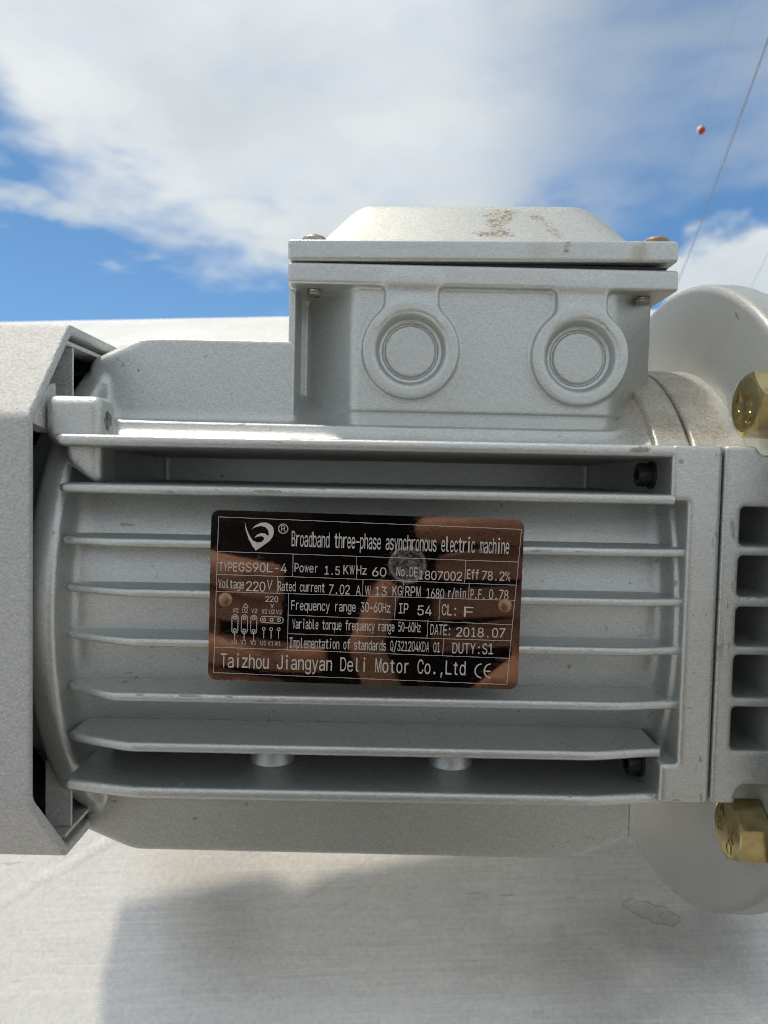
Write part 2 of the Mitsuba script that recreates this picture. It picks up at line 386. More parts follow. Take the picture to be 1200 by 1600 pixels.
scene['phone_ring'] = {'type': 'twosided', 'bsdf': {'type': 'principled', 'base_color': mikit.proc(lambda p, n, uv: mi.Color3f(0.05 + 0.75 * sm01(0.45, 0.58, fbm(p.x * 700, p.y * 700, p.z * 700, 3)))), 'metallic': 0.1, 'roughness': 0.5}}
scene['bright_metal'] = {'type': 'twosided', 'bsdf': {'type': 'principled', 'base_color': rgb(0.92, 0.92, 0.9), 'roughness': 0.3}}
scene['dark_glass'] = {'type': 'twosided', 'bsdf': {'type': 'principled', 'base_color': rgb(0.005, 0.005, 0.006), 'roughness': 0.05}}

# ------------------------------------------------------------------ the ground and the tank
g = trimesh.creation.box((1200, 1200, 0.4)); g.apply_translation((0, 0, -3.65 - 0.2))
add('ground', g, 'concrete', False, mm=False)
tag('ground', 'bare concrete yard under the steel tank', kind='structure')

th = np.concatenate([np.linspace(-2.2, -1.15, 30), np.linspace(-1.14, 0.1, 420), np.linspace(0.13, 1.8, 50)])
aa = np.linspace(-3.0, 3.5, 60)
ring = TC + TR * (np.sin(th)[:, None] * TB + np.cos(th)[:, None] * np.array([0, 0, 1.]))
V = (ring[None] + aa[:, None, None] * TA).reshape(-1, 3)
n = len(th)
F = []
for i in range(len(aa) - 1):
    j = np.arange(n - 1)
    q = np.stack([i * n + j, (i + 1) * n + j, (i + 1) * n + j + 1, i * n + j + 1], 1)
    F += [q[:, [0, 1, 2]], q[:, [0, 2, 3]]]
F = [np.vstack(F)]
for i0, flip in ((0, False), ((len(aa) - 1) * n, True)):
    c = len(V); V = np.vstack([V, [TC + TA * aa[0 if i0 == 0 else -1]]])
    j = np.arange(n - 1); t = np.stack([np.full(n - 1, c), i0 + j, i0 + j + 1], 1)
    F.append(t[:, ::-1] if flip else t)
add('steel_tank__shell', trimesh.Trimesh(V, np.vstack(F), process=False), 'brushed_steel', True if False else 30, mm=False)
tag('steel_tank', 'large brushed stainless steel tank with curved top rising behind the motor', 'tank')


def tank_point(a, s, lift=0.0):
    t = s / TR
    return TC + a * TA + (TR + lift) * (math.sin(t) * TB + math.cos(t) * np.array([0, 0, 1.]))


def tank_hit(o, d):
    o, d = np.asarray(o, float) - TC, np.asarray(d, float) / np.linalg.norm(d)
    dp, op = d - TA * (d @ TA), o - TA * (o @ TA)
    A, B, C = dp @ dp, op @ dp, op @ op - TR * TR
    p = o + d * ((-B - math.sqrt(B * B - A * C)) / A)
    return p @ TA, math.atan2(p @ TB, p[2]) * TR


def dirpix(x, y):
    """A direction read off the photograph, for laying things out at their real distance."""
    rt = math.cos(ROLL) * np.array([1., 0, 0]) + math.sin(ROLL) * up0
    return fwd + rt * (x - 600) / 1128. - upv * (y - 800) / 1128.


WM = tank_hit((0, 0, 0), dirpix(1014, 1424))
s0, s1 = tank_hit((0, 0, 0), dirpix(-60, 1445)), tank_hit((0, 0, 0), dirpix(195, 1302))
k = np.linspace(-0.6, 2.4, 1500)
wv = np.linspace(-1, 1, 15)
sdir = np.array([s1[0] - s0[0], s1[1] - s0[1]]); slen = np.linalg.norm(sdir); sperp = np.array([-sdir[1], sdir[0]]) / slen
rows = []
for t in k:
    wob = 0.0006 * math.sin(t * 17) + 0.0004 * math.sin(t * 41 + 1)
    row = []
    for w in wv:
        rip = 0.86 + 0.14 * math.sin((t * slen + 0.0022 * (1 - w * w)) * 2 * math.pi / 0.0036)
        hgt = 0.00042 * (1 - w * w) ** 1.2 * rip - 0.00004
        q = np.array(s0) + sdir * t + sperp * (w * 0.0048 + wob)
        row.append(tank_point(q[0], q[1], hgt))
    rows.append(row)
Vw = np.array(rows).reshape(-1, 3); m_ = len(wv)
ii, jj = np.meshgrid(np.arange(len(k) - 1), np.arange(m_ - 1), indexing='ij'); q0 = (ii * m_ + jj).ravel()
Fw = np.vstack([np.stack([q0, q0 + m_, q0 + m_ + 1], 1), np.stack([q0, q0 + m_ + 1, q0 + 1], 1)])
add('steel_tank__weld_seam', trimesh.Trimesh(Vw, Fw, process=False), 'brushed_steel', True, mm=False)

# ------------------------------------------------------------------ the motor (millimetres; x right, y away, z up; its axis at y 325, z -45.5)
AY, AZ = 325.0, -45.5
BR = 86.0


def f_housing(p):
    d = cyl(p, 0, (AY, AZ), BR, -126, 106, 1)
    lf = cyl(p, 0, (AY, AZ), 97.8, -114, -104.0, 2.2)
    d = smin(d, lf, 7)
    # right-hand flange: a round rim and the flat face in front of it, with the pocket's stepped wall
    rf = cyl(p, 0, (AY, AZ), 95.2, 93.5, 105.6, 0.8)
    bl = sbx(p, (95.3, 226, -101.2), (105.6, 424, 12.8), 1.0)
    for z0, z1 in ((-4.5, 12.8), (-101.2, -88.5)):
        bl = np.minimum(bl, sbx(p, (89.8, 226, z0), (105.6, 424, z1), 1.0))
    bl = np.maximum(bl, -p[:, 1] + 226)
    cone = np.hypot(p[:, 1] - AY, p[:, 2] - AZ) - (83.0 + 12.2 * np_smooth(76, 100, p[:, 0]))
    rf = np.minimum(rf, np.maximum(np.maximum(cone, np.abs(p[:, 0] - 90) - 15.5), 4 - p[:, 2]))
    rf = np.maximum(rf, -101.0 - p[:, 2])
    d = smin(d, rf, 6)
    d = smin(d, bl, 1.8)
    # shoulders that close the square outline behind the top and bottom fins
    d = smin(d, np.maximum(np.maximum(p[:, 2] - (12.6 + 0.17 * (p[:, 1] - 226) + 0.0105 * np.maximum(p[:, 1] - 268, 0) ** 2), sbx(p, (-99, 266, -60), (95, 330, 45), 2)), -p[:, 2] - 0), 2.5)
    for z0, z1 in ((-4.0, 10.4), (-101.2, -87.2)):
        d = smax(d, -sbx(p, (-96, 200, z0), (88.6, 316, z1), 2), 1.5)
    # foot pads
    top = sbx(p, (-110.6, 270, 11.5), (-34.4, 380, 50.6), 0.8)
    top = smax(top, plane(p, (-110.6, 270, 42.6), (-7.6, 0, 15.4)), 5)
    d = smin(d, top, 2.5)
    bot = sbx(p, (-111, 270, -143.4), (96.6, 380, -102.2), 0.8)
    bot = smax(bot, plane(p, (-111, 270, -136.3), (-7.2, 0, -17.2)), 2)
    bot = smax(bot, plane(p, (96.6, 270, -135.0), (7.4, 0, -18.6)), 1.5)
    d = smin(d, bot, 2.5)
    # lug for the cover's screw
    lug = sbx(p, (-109.4, 231.5, 9.5), (-91.0, 245.5, 24.8), 3.4)
    lug = np.minimum(lug, sbx(p, (-105, 235, -4.0), (-92.5, 249, 14), 3.2))
    lug = smax(lug, plane(p, (-105, 0, 4), (-0.75, 0, -1)), 3.0)
    lug = np.maximum(lug, -cyl(p, 0, (238.2, 17.2), 3.2, -97, -80, .2))
    d = smin(d, lug, 1.6)
    return d


hm = surface_net(f_housing, (-128, 224, -146), (108, 325.8, 53), 0.95)
add('electric_motor__housing', mirrored(hm), 'silver_paint_body', 38)
tag('electric_motor', 'silver grey finned electric motor with black nameplate and terminal box on top', 'electric motor')


# cooling fins: each a plate with a rounded front edge, running out at the left and stepped back at the right
def fin(z, t, xl, xr, taper_l, taper_r, nose, zslope=0.003):
    xs = np.unique(np.concatenate([np.linspace(xl, xl + 3, 10), np.linspace(xl + 3, xl + 28, 18), np.linspace(xl + 28, xr - 26, 24), np.linspace(xr - 26, xr, 18)]))
    V, k = [], 9
    for x in xs:
        front = 226.0
        u = (xl + taper_l[0] - x) / taper_l[0]
        if u > 0:
            front += taper_l[1] * (u ** 1.15)
        w = (x - (xr - taper_r[0])) / taper_r[0]
        if w > 0:
            front += taper_r[1] * (w * w * (3 - 2 * w))
        sc = 1.0
        q = (x - xl) / nose
        if q < 1:
            sc = math.sqrt(max(0.02, 1 - (1 - q) ** 2)); front += (1 - sc) * nose * 0.8
        h = t / 2 * sc
        zc = z + zslope * (x + 5)
        r = min(h, t * 0.42)
        prof = [(318.0, h + 0.022 * 46)]
        prof += [(front + 14, h + 0.022 * 12), (front + r * 1.02, h)]
        for a in np.linspace(np.pi / 2, -np.pi / 2, k):
            prof.append((front + r - r * math.cos(a), (h - r) * np.sign(math.sin(a)) * (abs(math.sin(a)) > 1e-9) + r * math.sin(a)))
        prof += [(front + r * 1.02, -h), (front + 14, -h - 0.022 * 12), (318.0, -h - 0.022 * 46)]
        V.append([[x, y, zc + dz] for y, dz in prof])
    V = np.array(V); nx, m = V.shape[:2]
    F = []
    for i in range(nx - 1):
        for j in range(m - 1):
            a, b, c, d = i * m + j, i * m + j + 1, (i + 1) * m + j + 1, (i + 1) * m + j
            F += [[a, b, c], [a, c, d]]
    for i in (0, nx - 1):
        for j in range(1, m - 1):
            t3 = [i * m, i * m + j, i * m + j + 1]
            F.append(t3 if i else t3[::-1])
    ms = trimesh.Trimesh(V.reshape(-1, 3), F, process=False)
    return ms


FINS = [(10.6, 3.7, -104.0, 91.0, (3, 0.6), (3, 0), 3.0), (-4.5, 3.2, -104.3, 91.0, (26, 4), (3, 0), 2.5), (-21.4, 2.8, -104.3, 96.5, (20, 6), (16, 1.5), 3.0), (-37.3, 2.7, -104.3, 96.5, (26, 9), (20, 2.2), 3.0),
        (-53.0, 2.8, -104.3, 96.5, (26, 10), (20, 2.8), 3.0), (-70.6, 3.0, -104.3, 96.5, (20, 11), (24, 3.0), 3.0), (-86.8, 3.2, -103.0, 91.0, (24, 9), (26, 4.0), 3.0), (-101.6, 3.7, -103.0, 91.0, (26, 6), (26, 3.0), 2.0)]
for z, t, xl, xr, tl, tr_, nose in FINS:
    add('electric_motor__cooling_fin', fin(z, t, xl, xr, tl, tr_, nose), 'silver_paint_body', 45)
for z, t, xl, xr, tl, tr_, nose in FINS:
    fm = fin(z, t, xl, xr, tl, tr_, nose); v = fm.vertices.copy(); v[:, 1] = 2 * AY - v[:, 1]
    add('electric_motor__cooling_fin', trimesh.Trimesh(v, fm.faces[:, ::-1], process=False), 'silver_paint', 45)

# two round posts between the two lowest fins
for x in (-37.5, 25.5):
    add('electric_motor__spacer_post', axis_to(lathe([(0, -15), (9.6, -15), (8.0, -12.6), (7.2, -9), (7.0, 0.5), (0, 0.5)], 40), [0, 0, 1], [x, 252, -87.5]), 'silver_paint', 50)

# black bolts in the corner pockets
for z in (3.6, -94.6):
    hb = trimesh.util.concatenate([lathe([(0, -1), (4.6, -1), (4.6, 1.2), (3.7, 1.4), (3.7, 2.6), (4.0, 2.8), (4.0, 4.9), (3.5, 5.4), (2.0, 5.4), (2.0, 3.2), (0, 3.2)], 30)])
    add('electric_motor__clamp_bolt', axis_to(hb, [-1, 0, 0], [90.0, 243.0, z]), 'black_bolt', 30)
for x0, zc in ((-91.5, 17.0),):
    sl = m3.Manifold.cylinder(2.4, 2.7, 2.7, 28) - m3.Manifold.cube([6, 0.9, 1.2], True).translate([0, 0, 2.2])
    m = sl.to_mesh(); sm_ = trimesh.Trimesh(m.vert_properties[:, :3], m.tri_verts, process=False)
    add('electric_motor__lug_screw', axis_to(sm_, [1, 0, 0], [-95.2, 238.2, 17.2]), 'screw_metal', 30)


# fan cover: an eight-sided shell, open to the right, with thin ribs inside
def f_octa(p, off=0.0):
    y = AY - np.abs(AY - p[:, 1])
    q = p.copy(); q[:, 1] = y
    d = 222.3 - y
    d = smax(d, plane(q, (0, 222.3, 17.4), (0, -33.8, 28.9)), 1.4)
    d = smax(d, plane(q, (0, 222.3, -105.4), (0, -30.6, -27.3)), 1.4)
    d = smax(d, p[:, 2] - 51.0, 1.4)
    d = smax(d, -135.6 - p[:, 2], 1.4)
    return d + off


def f_cover(p):
    d = np.maximum(f_octa(p), np.maximum(-200 - p[:, 0], p[:, 0] + 109.5))
    d = smax(d, -np.maximum(f_octa(p, 3.4), -196 - p[:, 0]), 0.8)
    return d


cv = surface_net(f_cover, (-202, 220.5, -138), (-108, 325.8, 53), 0.9)
add('electric_motor__fan_cover', mirrored(cv), 'cover_paint', 38)
for z, s in ((44.6, 1), (-128.5, -1)):
    b = trimesh.creation.box((9, 150, 1.4)); b.apply_translation((-114.7, AY, z))
    add('electric_motor__fan_cover__rib', b, 'cover_paint', False)
    for y in (256, 394):
        b = trimesh.creation.box((9, 1.5, 24)); b.apply_translation((-115.1, y, z - s * 12.8))
        add('electric_motor__fan_cover__rib', b, 'cover_paint', False)


for sgn in (1, -1):
    tabp = Polygon([(223.6, 15.5), (232.5, 27.0), (241, 29.5), (242.5, 23.5), (238.5, 13.0), (231.0, 14.5)])
    q = trimesh.creation.extrude_polygon(tabp, 5.0, engine='earcut'); v = q.vertices.copy()
    q.vertices = np.stack([v[:, 2] - 115.0, v[:, 0] if sgn > 0 else 2 * AY - v[:, 0], v[:, 1]], 1); q.fix_normals()
    add('electric_motor__fan_cover__tab', q, 'cover_paint', False)
blades = [axis_to(lathe([(0, 0), (72, 0), (72, 3), (0, 3)], 60), [1, 0, 0], [-146, AY, AZ]), axis_to(lathe([(0, 0), (20, 0), (20, 22), (0, 22)], 40), [1, 0, 0], [-150, AY, AZ])]
for i in range(9):
    bl_ = trimesh.creation.box((16, 60, 2.0)); bl_.apply_translation((-138, 50, 0))
    bl_.apply_transform(trimesh.transformations.rotation_matrix(2 * np.pi * i / 9, [1, 0, 0])); bl_.apply_translation((0, AY, AZ)); blades.append(bl_)
add('electric_motor__fan', trimesh.util.concatenate(blades), 'rubber_black', 30)
sw = axis_to(lathe([(60, 0), (101, 0), (101, 30), (98.5, 30), (98.5, 2), (60, 2)], 90), [1, 0, 0], [-158, AY, AZ])
add('electric_motor__fan_shroud', sw, 'rubber_black', 30)


# terminal box
RINGS = [(8.3, 47.2), (69.9, 46.1)]


def f_tbox(p):
    x, y, z = p[:, 0], p[:, 1], p[:, 2]
    y0 = 266.6 + 1.4 * np_smooth(25.6, 24.6, z)
    d = np.maximum(sbx(p, (-31.6, 260, 8), (101.6, 384, 75), 1.0), y0 - y)
    q = p.copy(); q[:, 1] = y - 1.4 * np_smooth(25.6, 24.6, z)
    d = smax(d, plane(q, (-12.4, 266.6, 0), (-22.4, -19.6, 0)), 2.0)
    d = smax(d, plane(q, (82.2, 266.6, 0), (15.4, -19.4, 0)), 2.0)
    d = np.minimum(d, sbx(p, (-36.9, 270.2, 12), (-34.4, 384, 73), 0.6))
    d = np.minimum(d, sbx(p, (-36, 291, 10), (-30.6, 384, 73), 0.8))
    d = np.minimum(d, sbx(p, (-35.2, 288.8, 32), (-31.4, 384, 70.5), 0.8))
    fl = sbx(p, (-36.6, 263, 70), (104.2, 387, 77.6), 1.3)
    ring = neck = None
    for (cx, cz), hw in zip(RINGS, (9.7, 9.1)):
        r = cyl(p, 1, (cx, cz), 17.6, 263.0, 272, 1.2)
        k = sbx(p, (cx - hw, 263.0, cz), (cx + hw, 272, 74), 1.2)
        r = smin(r, k, 2.6)
        fl = smin(fl, r, 3.0)
    d = smin(d, fl, 1.6)
    for cx, cz in RINGS:
        rr = np.hypot(x - cx, z - cz)
        d = smax(d, -np.maximum((rr - 12.9 + 0.35 * (y - 263)) * 0.94, y - 267.4), 1.6)
        d = smin(d, np.maximum(rr - 9.4, np.maximum(266.8 - y, y - 280)), 0.6)
        d = smax(d, -np.maximum(np.abs(rr - 9.75) - 0.45, y - 268.2), 0.6)
    return d


tb = surface_net(f_tbox, (-39, 261, 9), (107, 325.6, 80), 0.55)
add('electric_motor__terminal_box', mirrored(tb), 'silver_paint', 40)
gk = trimesh.creation.box((134, 118, 1.6)); gk.apply_translation((33.6, AY, 78.4))
add('electric_motor__terminal_box__gasket', gk, 'rubber_black', False)
tilt = trimesh.transformations.rotation_matrix(math.radians(-1.0), [0, 1, 0], [-36.6, 0, 77.9])


def f_lid(p):
    y = AY - np.abs(AY - p[:, 1])
    q = p.copy(); q[:, 1] = y
    d = sbx(p, (-36.6, 263, 77.9), (103.9, 387, 85.7), 1.3)
    t = p[:, 2] - 108.6
    t = smax(t, plane(q, (0, 273.5, 85.7), (0, -21.2, 15.5)), 4.5)
    t = smax(t, plane(q, (-31.0, 0, 85.7), (-21.2, 0, 17.0)), 4.5)
    t = smax(t, plane(q, (96.0, 0, 85.7), (21.2, 0, 14.5)), 4.5)
    t = smax(t, plane(q, (-31.0, 273.5, 85.7), (-15, -15, 22.)), 6)
    t = smax(t, plane(q, (96.0, 273.5, 85.7), (15, -15, 22.)), 6)
    t = np.maximum(t, 80 - p[:, 2])
    return smin(d, t, 2.0)


ld = surface_net(f_lid, (-38.5, 261.5, 76), (106, 325.6, 109), 0.65)
ld = mirrored(ld); ld.apply_transform(tilt)
add('electric_motor__terminal_box__lid', ld, 'silver_paint_lid', 40)


def pan_screw(r, h):
    a = np.linspace(0, np.pi / 2, 9)
    m = lathe([(0, -0.2), (r, -0.2)] + [(r * math.cos(t) ** 0.8 if t < 1.57 else 0.0, h * math.sin(t)) for t in a[1:-1]] + [(0, h)], 32)
    return m


for x, y, mtl in ((-27.6, 268.6, 'screw_metal'), (97.4, 268.6, 'rusty_screw'), (-27.6, 377, 'screw_metal'), (97.4, 377, 'rusty_screw')):
    m = trimesh.util.concatenate([lathe([(0, -0.2), (4.7, -0.2), (4.7, 0.9), (0, 0.9)], 32), pan_screw(4.5, 1.9).apply_translation((0, 0, 0.9))]); m.apply_translation((x, y, 85.7)); m.apply_transform(tilt)
    add('electric_motor__terminal_box__lid_screw', m, mtl, 50)
for x in (-27.9, 94.6):
    th_ = lathe([(0, 0), (2.7, 0)] + [(2.7 - 0.4 * (i % 2), 0.5 * i) for i in range(1, 6)] + [(0, 2.6)], 24)
    th_.apply_translation((x, 272.5, 67.6))
    add('electric_motor__terminal_box__flange_screw', th_, 'screw_metal', 30)

# ------------------------------------------------------------------ nameplate
PC, PANG = np.array([-5.25, 225.25, -37.9]), math.radians(-0.53)
eu = np.array([math.cos(PANG), 0, math.sin(PANG)]); ev = np.array([-math.sin(PANG), 0, math.cos(PANG)])
en = np.array([0, -1.0, 0])
PW, PH = 97.8, 53.7


def on_plate(mesh, w=0.0):
    m = mesh.copy(); v = m.vertices
    m.vertices = PC + v[:, :1] * eu + v[:, 1:2] * ev + (v[:, 2:3] + w) * en
    return m


def zp(x, y):
    """Position on the plate, in millimetres from its centre, of a reading taken off an enlargement of it."""
    return (-54.972 + 0.089737 * x + 0.0018182 * y, 30.091 + 0.0028638 * x - 0.0908959 * y)


def extrude(poly, h):
    polys = getattr(poly, 'geoms', [poly])
    return trimesh.util.concatenate([trimesh.creation.extrude_polygon(q, h, engine='earcut') for q in polys if q.area > 1e-6])


blank = sbox(-PW / 2 + 2.6, -PH / 2 + 2.6, PW / 2 - 2.6, PH / 2 - 2.6).buffer(2.6, 10)
pm = extrude(blank, 0.75)
add('electric_motor__nameplate', on_plate(pm, -0.75), 'plate_mirror', False)
labels['electric_motor__nameplate'] = {'label': 'glossy black nameplate with etched text in silver lettering'}

GL = {}


def glyph(ch):
    if ch not in GL:
        m = meshkit.text_mesh(ch, 1.0, 0.001, bold=False)
        b = m.bounds
        GL[ch] = (m, b[0, 0], b[1, 0] - b[0, 0])
    return GL[ch]


def line_of(text, x0, y0, x1, y1, hpx, fill=0.84, serif=False):
    """Text in equal cells between two baseline ends (readings), capitals hpx readings high."""
    (ua, va), (ub, vb) = zp(x0, y0), zp(x1, y1)
    L = math.hypot(ub - ua, vb - va); ang = math.atan2(vb - va, ub - ua)
    h = hpx * 0.0909
    cell = L / len(text)
    out = []
    for i, ch in enumerate(text):
        if ch == ' ':
            continue
        m, bx, bw = glyph(ch)
        sx = h * 0.72
        w = bw * sx
        lim = cell * fill
        if ch in "il1I|!.,:;'-jtfr":
            if w > lim: sx *= lim / w
        else:
            sx = lim / bw
        v = m.vertices.copy()
        v[:, 0] = (v[:, 0] - bx - bw / 2) * sx + cell * (i + 0.5)
        v[:, 1] *= h
        v[:, 2] = np.where(v[:, 2] > 0.0005, 0.045, 0.0)
        c, s = math.cos(ang), math.sin(ang)
        x, y = v[:, 0].copy(), v[:, 1].copy()
        v[:, 0], v[:, 1] = ua + x * c - y * s, va + x * s + y * c
        out.append(trimesh.Trimesh(v, m.faces, process=False))
    return trimesh.util.concatenate(out)


TXT = [("Broadband three-phase asynchronous electric machine", 345, 163, 1106, 190, 53), ("TYPE", 92, 249, 158, 251, 31), ("GS90L-4", 160, 250, 332, 255, 31),
       ("Power", 356, 252, 442, 255, 31), ("1.5", 460, 261, 517, 263, 30), ("KW", 526, 260, 569, 261, 32), ("Hz", 572, 261, 611, 262, 31), ("60", 626, 267, 680, 268, 31),
       ("No.DE", 712, 266, 788, 269, 32), ("1807002", 788, 278, 944, 283, 31), ("Eff", 958, 276, 1002, 278, 33), ("78.2%", 1010, 280, 1112, 284, 32),
       ("Voltage", 90, 307, 183, 310, 31), ("220", 186, 318, 257, 321, 34), ("V", 259, 312, 282, 313, 33), ("Rated current", 299, 317, 464, 323, 33), ("7.02 A", 476, 328, 590, 332, 33),
       ("W", 602, 331, 626, 332, 32), ("13", 636, 333, 682, 335, 31), ("KG", 699, 333, 735, 334, 33), ("RPM", 743, 336, 800, 338, 35), ("1680", 817, 343, 882, 345, 34), ("r/min", 893, 340, 958, 342, 32),
       ("P.F.", 972, 344, 1026, 346, 33), ("0.78", 1036, 346, 1107, 348, 33), ("Frequency range 30-60Hz", 345, 384, 695, 394, 34), ("IP", 720, 396, 758, 397, 36), ("54", 786, 402, 840, 404, 34),
       ("CL:", 872, 402, 930, 404, 38), ("F", 948, 407, 986, 408, 34), ("Variable torque frequency range 50-60Hz", 350, 449, 802, 462, 34), ("DATE:", 833, 470, 909, 473, 37),
       ("2018.07", 923, 477, 1099, 481, 33), ("Implementation of standards Q/321204KDA 01", 340, 515, 870, 532, 35), ("DUTY:S1", 911, 535, 1058, 539, 37), ("Taizhou Jiangyan Deli Motor Co.,Ltd", 98, 584, 962, 612, 49),
       ("220", 255, 356, 302, 357, 20), ("Y", 271, 378, 289, 378, 15), ("W2", 142, 393, 163, 393, 15), ("U2", 174, 394, 196, 394, 15), ("V2", 206, 395, 229, 395, 15), ("W2", 243, 397, 263, 397, 15), ("U2", 268, 398, 290, 398, 15),
       ("V2", 293, 399, 315, 399, 15), ("U1", 138, 503, 160, 503, 15), ("V1", 169, 504, 192, 504, 15), ("W1", 204, 506, 226, 506, 15), ("U1", 239, 507, 261, 507, 15), ("V1", 265, 508, 287, 508, 15), ("W1", 290, 509, 313, 509, 15),
       ("R", 309, 112, 326, 112, 20)]
pieces = [line_of(*t) for t in TXT]


def stroke(pts, w):
    return LineString([zp(*q) for q in pts]).buffer(w * 0.0909 / 2, cap_style=1)


def circ(x, y, r, w):
    c = Point(*zp(x, y)); r *= 0.0905; w *= 0.0905
    return c.buffer(r + w / 2, 20).difference(c.buffer(max(r - w / 2, 1e-3), 20))


dia = [circ(317, 103, 16, 3), stroke([(187, 361), (178, 375), (196, 375), (187, 361)], 2)]
for i, x in enumerate((150, 183, 216)):
    y = 411 + i
    cap = LineString([zp(x, y), zp(x - 0.5, y + 44)])
    dia += [cap.buffer(1.05).difference(cap.buffer(0.85)), circ(x, y, 5, 3), circ(x - .5, y + 44, 5, 3), stroke([(x - .8, y + 50), (x - 1.2, 488 + i * 2)], 2.6)]
for i, x in enumerate((252, 278, 304)):
    dia += [circ(x, 418 + i, 5, 3), circ(x - 1, 450 + i, 5, 2.6), stroke([(x - 1, 455 + i), (x - 1.5, 482 + i)], 2.6)]
cap = LineString([zp(250, 417.5), zp(308, 420)])
dia.append(cap.buffer(1.1).difference(cap.buffer(0.88)))
# the two arcs of the conformity mark
for cx, ex in ((1017, 0), (1049, 1)):
    a = np.radians(np.linspace(95, 265, 24))
    dia.append(stroke([(cx + 23 * math.cos(t), 597 - 24 * math.sin(t)) for t in a], 4.5))
dia.append(stroke([(1027, 598), (1046, 598.5)], 4.5))
pieces.append(extrude(unary_union(dia), 0.045))
lines = [[(92, 62), (1147, 105), (1106, 645), (75, 603), (92, 62)], [(88, 181), (1139, 218)], [(85, 261), (352, 269), (1133, 298)], [(83, 320), (1129, 351)], [(337, 402), (1122, 436)], [(335, 467), (1117, 492)], [(78, 514), (1112, 553)],
         [(352, 191), (351, 268)], [(574, 199), (573, 276)], [(955, 212), (952, 291)], [(298, 267), (297, 327)], [(597, 277), (595, 336)], [(738, 283), (736, 341)], [(968, 292), (966, 347)], [(337, 328), (334, 524)],
         [(712, 341), (709, 413)], [(867, 346), (864, 420)], [(826, 419), (823, 484)], [(882, 486), (879, 543)]]
grid = unary_union([LineString([zp(*q) for q in l]).buffer(0.075) for l in lines])
add('electric_motor__nameplate__lettering', on_plate(trimesh.util.concatenate(pieces), 0.02), 'plate_etch', False)
labels['electric_motor__nameplate__lettering'] = {'label': 'etched silver lettering of motor data and maker name'}
add('electric_motor__nameplate__table_lines', on_plate(extrude(grid, 0.03), 0.015), 'plate_etch', False)
# emblem: a swoosh with a curl inside a pointed wing
em = [(288, 118), (296, 180), (318, 245), (343, 290), (368, 324), (395, 307), (430, 283), (470, 253), (492, 222), (500, 190), (492, 155), (468, 133), (440, 123), (405, 125), (370, 140), (335, 172), (370, 155), (405, 147), (438, 157), (457, 178), (463, 205), (457, 222),
      (440, 205), (410, 198), (380, 208), (358, 232), (388, 222), (412, 221), (428, 230), (426, 248), (408, 263), (380, 266), (350, 255), (326, 222), (306, 180)]
k2 = lambda q: zp((320 + q[0] / 4.615 - 300) * 2.2222, (790 + q[1] / 4.615 - 780) * 2.2222)
add('electric_motor__nameplate__emblem', on_plate(extrude(Polygon([k2(q) for q in em]).buffer(0), 0.05), 0.02), 'plate_etch', False)
labels['electric_motor__nameplate__emblem'] = {'label': 'silver swoosh emblem with a pointed wing in the top left corner'}
for x, z in ((-49.2, -38.7), (38.7, -38.6)):
    m = pan_screw(2.35, 1.15)
    add('electric_motor__nameplate__rivet', axis_to(m, [0, -1, 0], [x, 225.3, z]), 'copper_rivet', 50)

# ------------------------------------------------------------------ gearbox on the right
def f_adapter(p):
    d = cyl(p, 0, (AY, AZ), 95.4, 106.2, 126, 1.5)
    bl = sbx(p, (106.2, 226, -100.8), (127, 424, 13.0), 1.0)
    bl = smax(bl, -sbx(p, (116.5, 200, 10.2), (140, 262, 30), 3.5), 2)
    bl = smax(bl, -sbx(p, (114.5, 200, -130), (140, 262, -95.0), 3.5), 2)
    d = np.maximum(d, -100.8 - p[:, 2])
    d = smin(d, bl, 2.0)
    for z1, z0 in ((-6.0, -18.2), (-21.4, -34.2), (-37.6, -50.0), (-53.0, -66.4), (-69.6, -83.4)):
        d = smax(d, -sbx(p, (112.0, 215, z0), (140, 266, z1), 1.5), 1.6)
    return d


ad = surface_net(f_adapter, (104.5, 224, -143), (128, 325.8, 52), 0.8)
add('gearbox__adapter', mirrored(ad), 'silver_paint_body', 40)


def body_x(prof, mat, key):
    add(key, axis_to(lathe(prof, 160), [1, 0, 0], [0, AY, -45]), mat, 40)


arc = lambda cx, cr, r, a0, a1, k=8: [(cr + r * math.sin(t), cx - r * math.cos(t)) for t in np.radians(np.linspace(a0, a1, k))]
body_x([(0, 125)] + arc(128.2, 126.8, 3.2, 0, 90) + arc(136, 126, 4, 90, 180) + [(0, 140)], 'flange_paint', 'gearbox__flange')
body_x([(0, 139.5)] + [(126, 139.5), (127, 141), (127, 200)] + arc(200, 115, 12, 90, 180) + [(0, 212)], 'flange_paint', 'gearbox__casing')
tag('gearbox', 'silver grey gearbox with round flange bolted to the right end of the motor', 'gearbox')


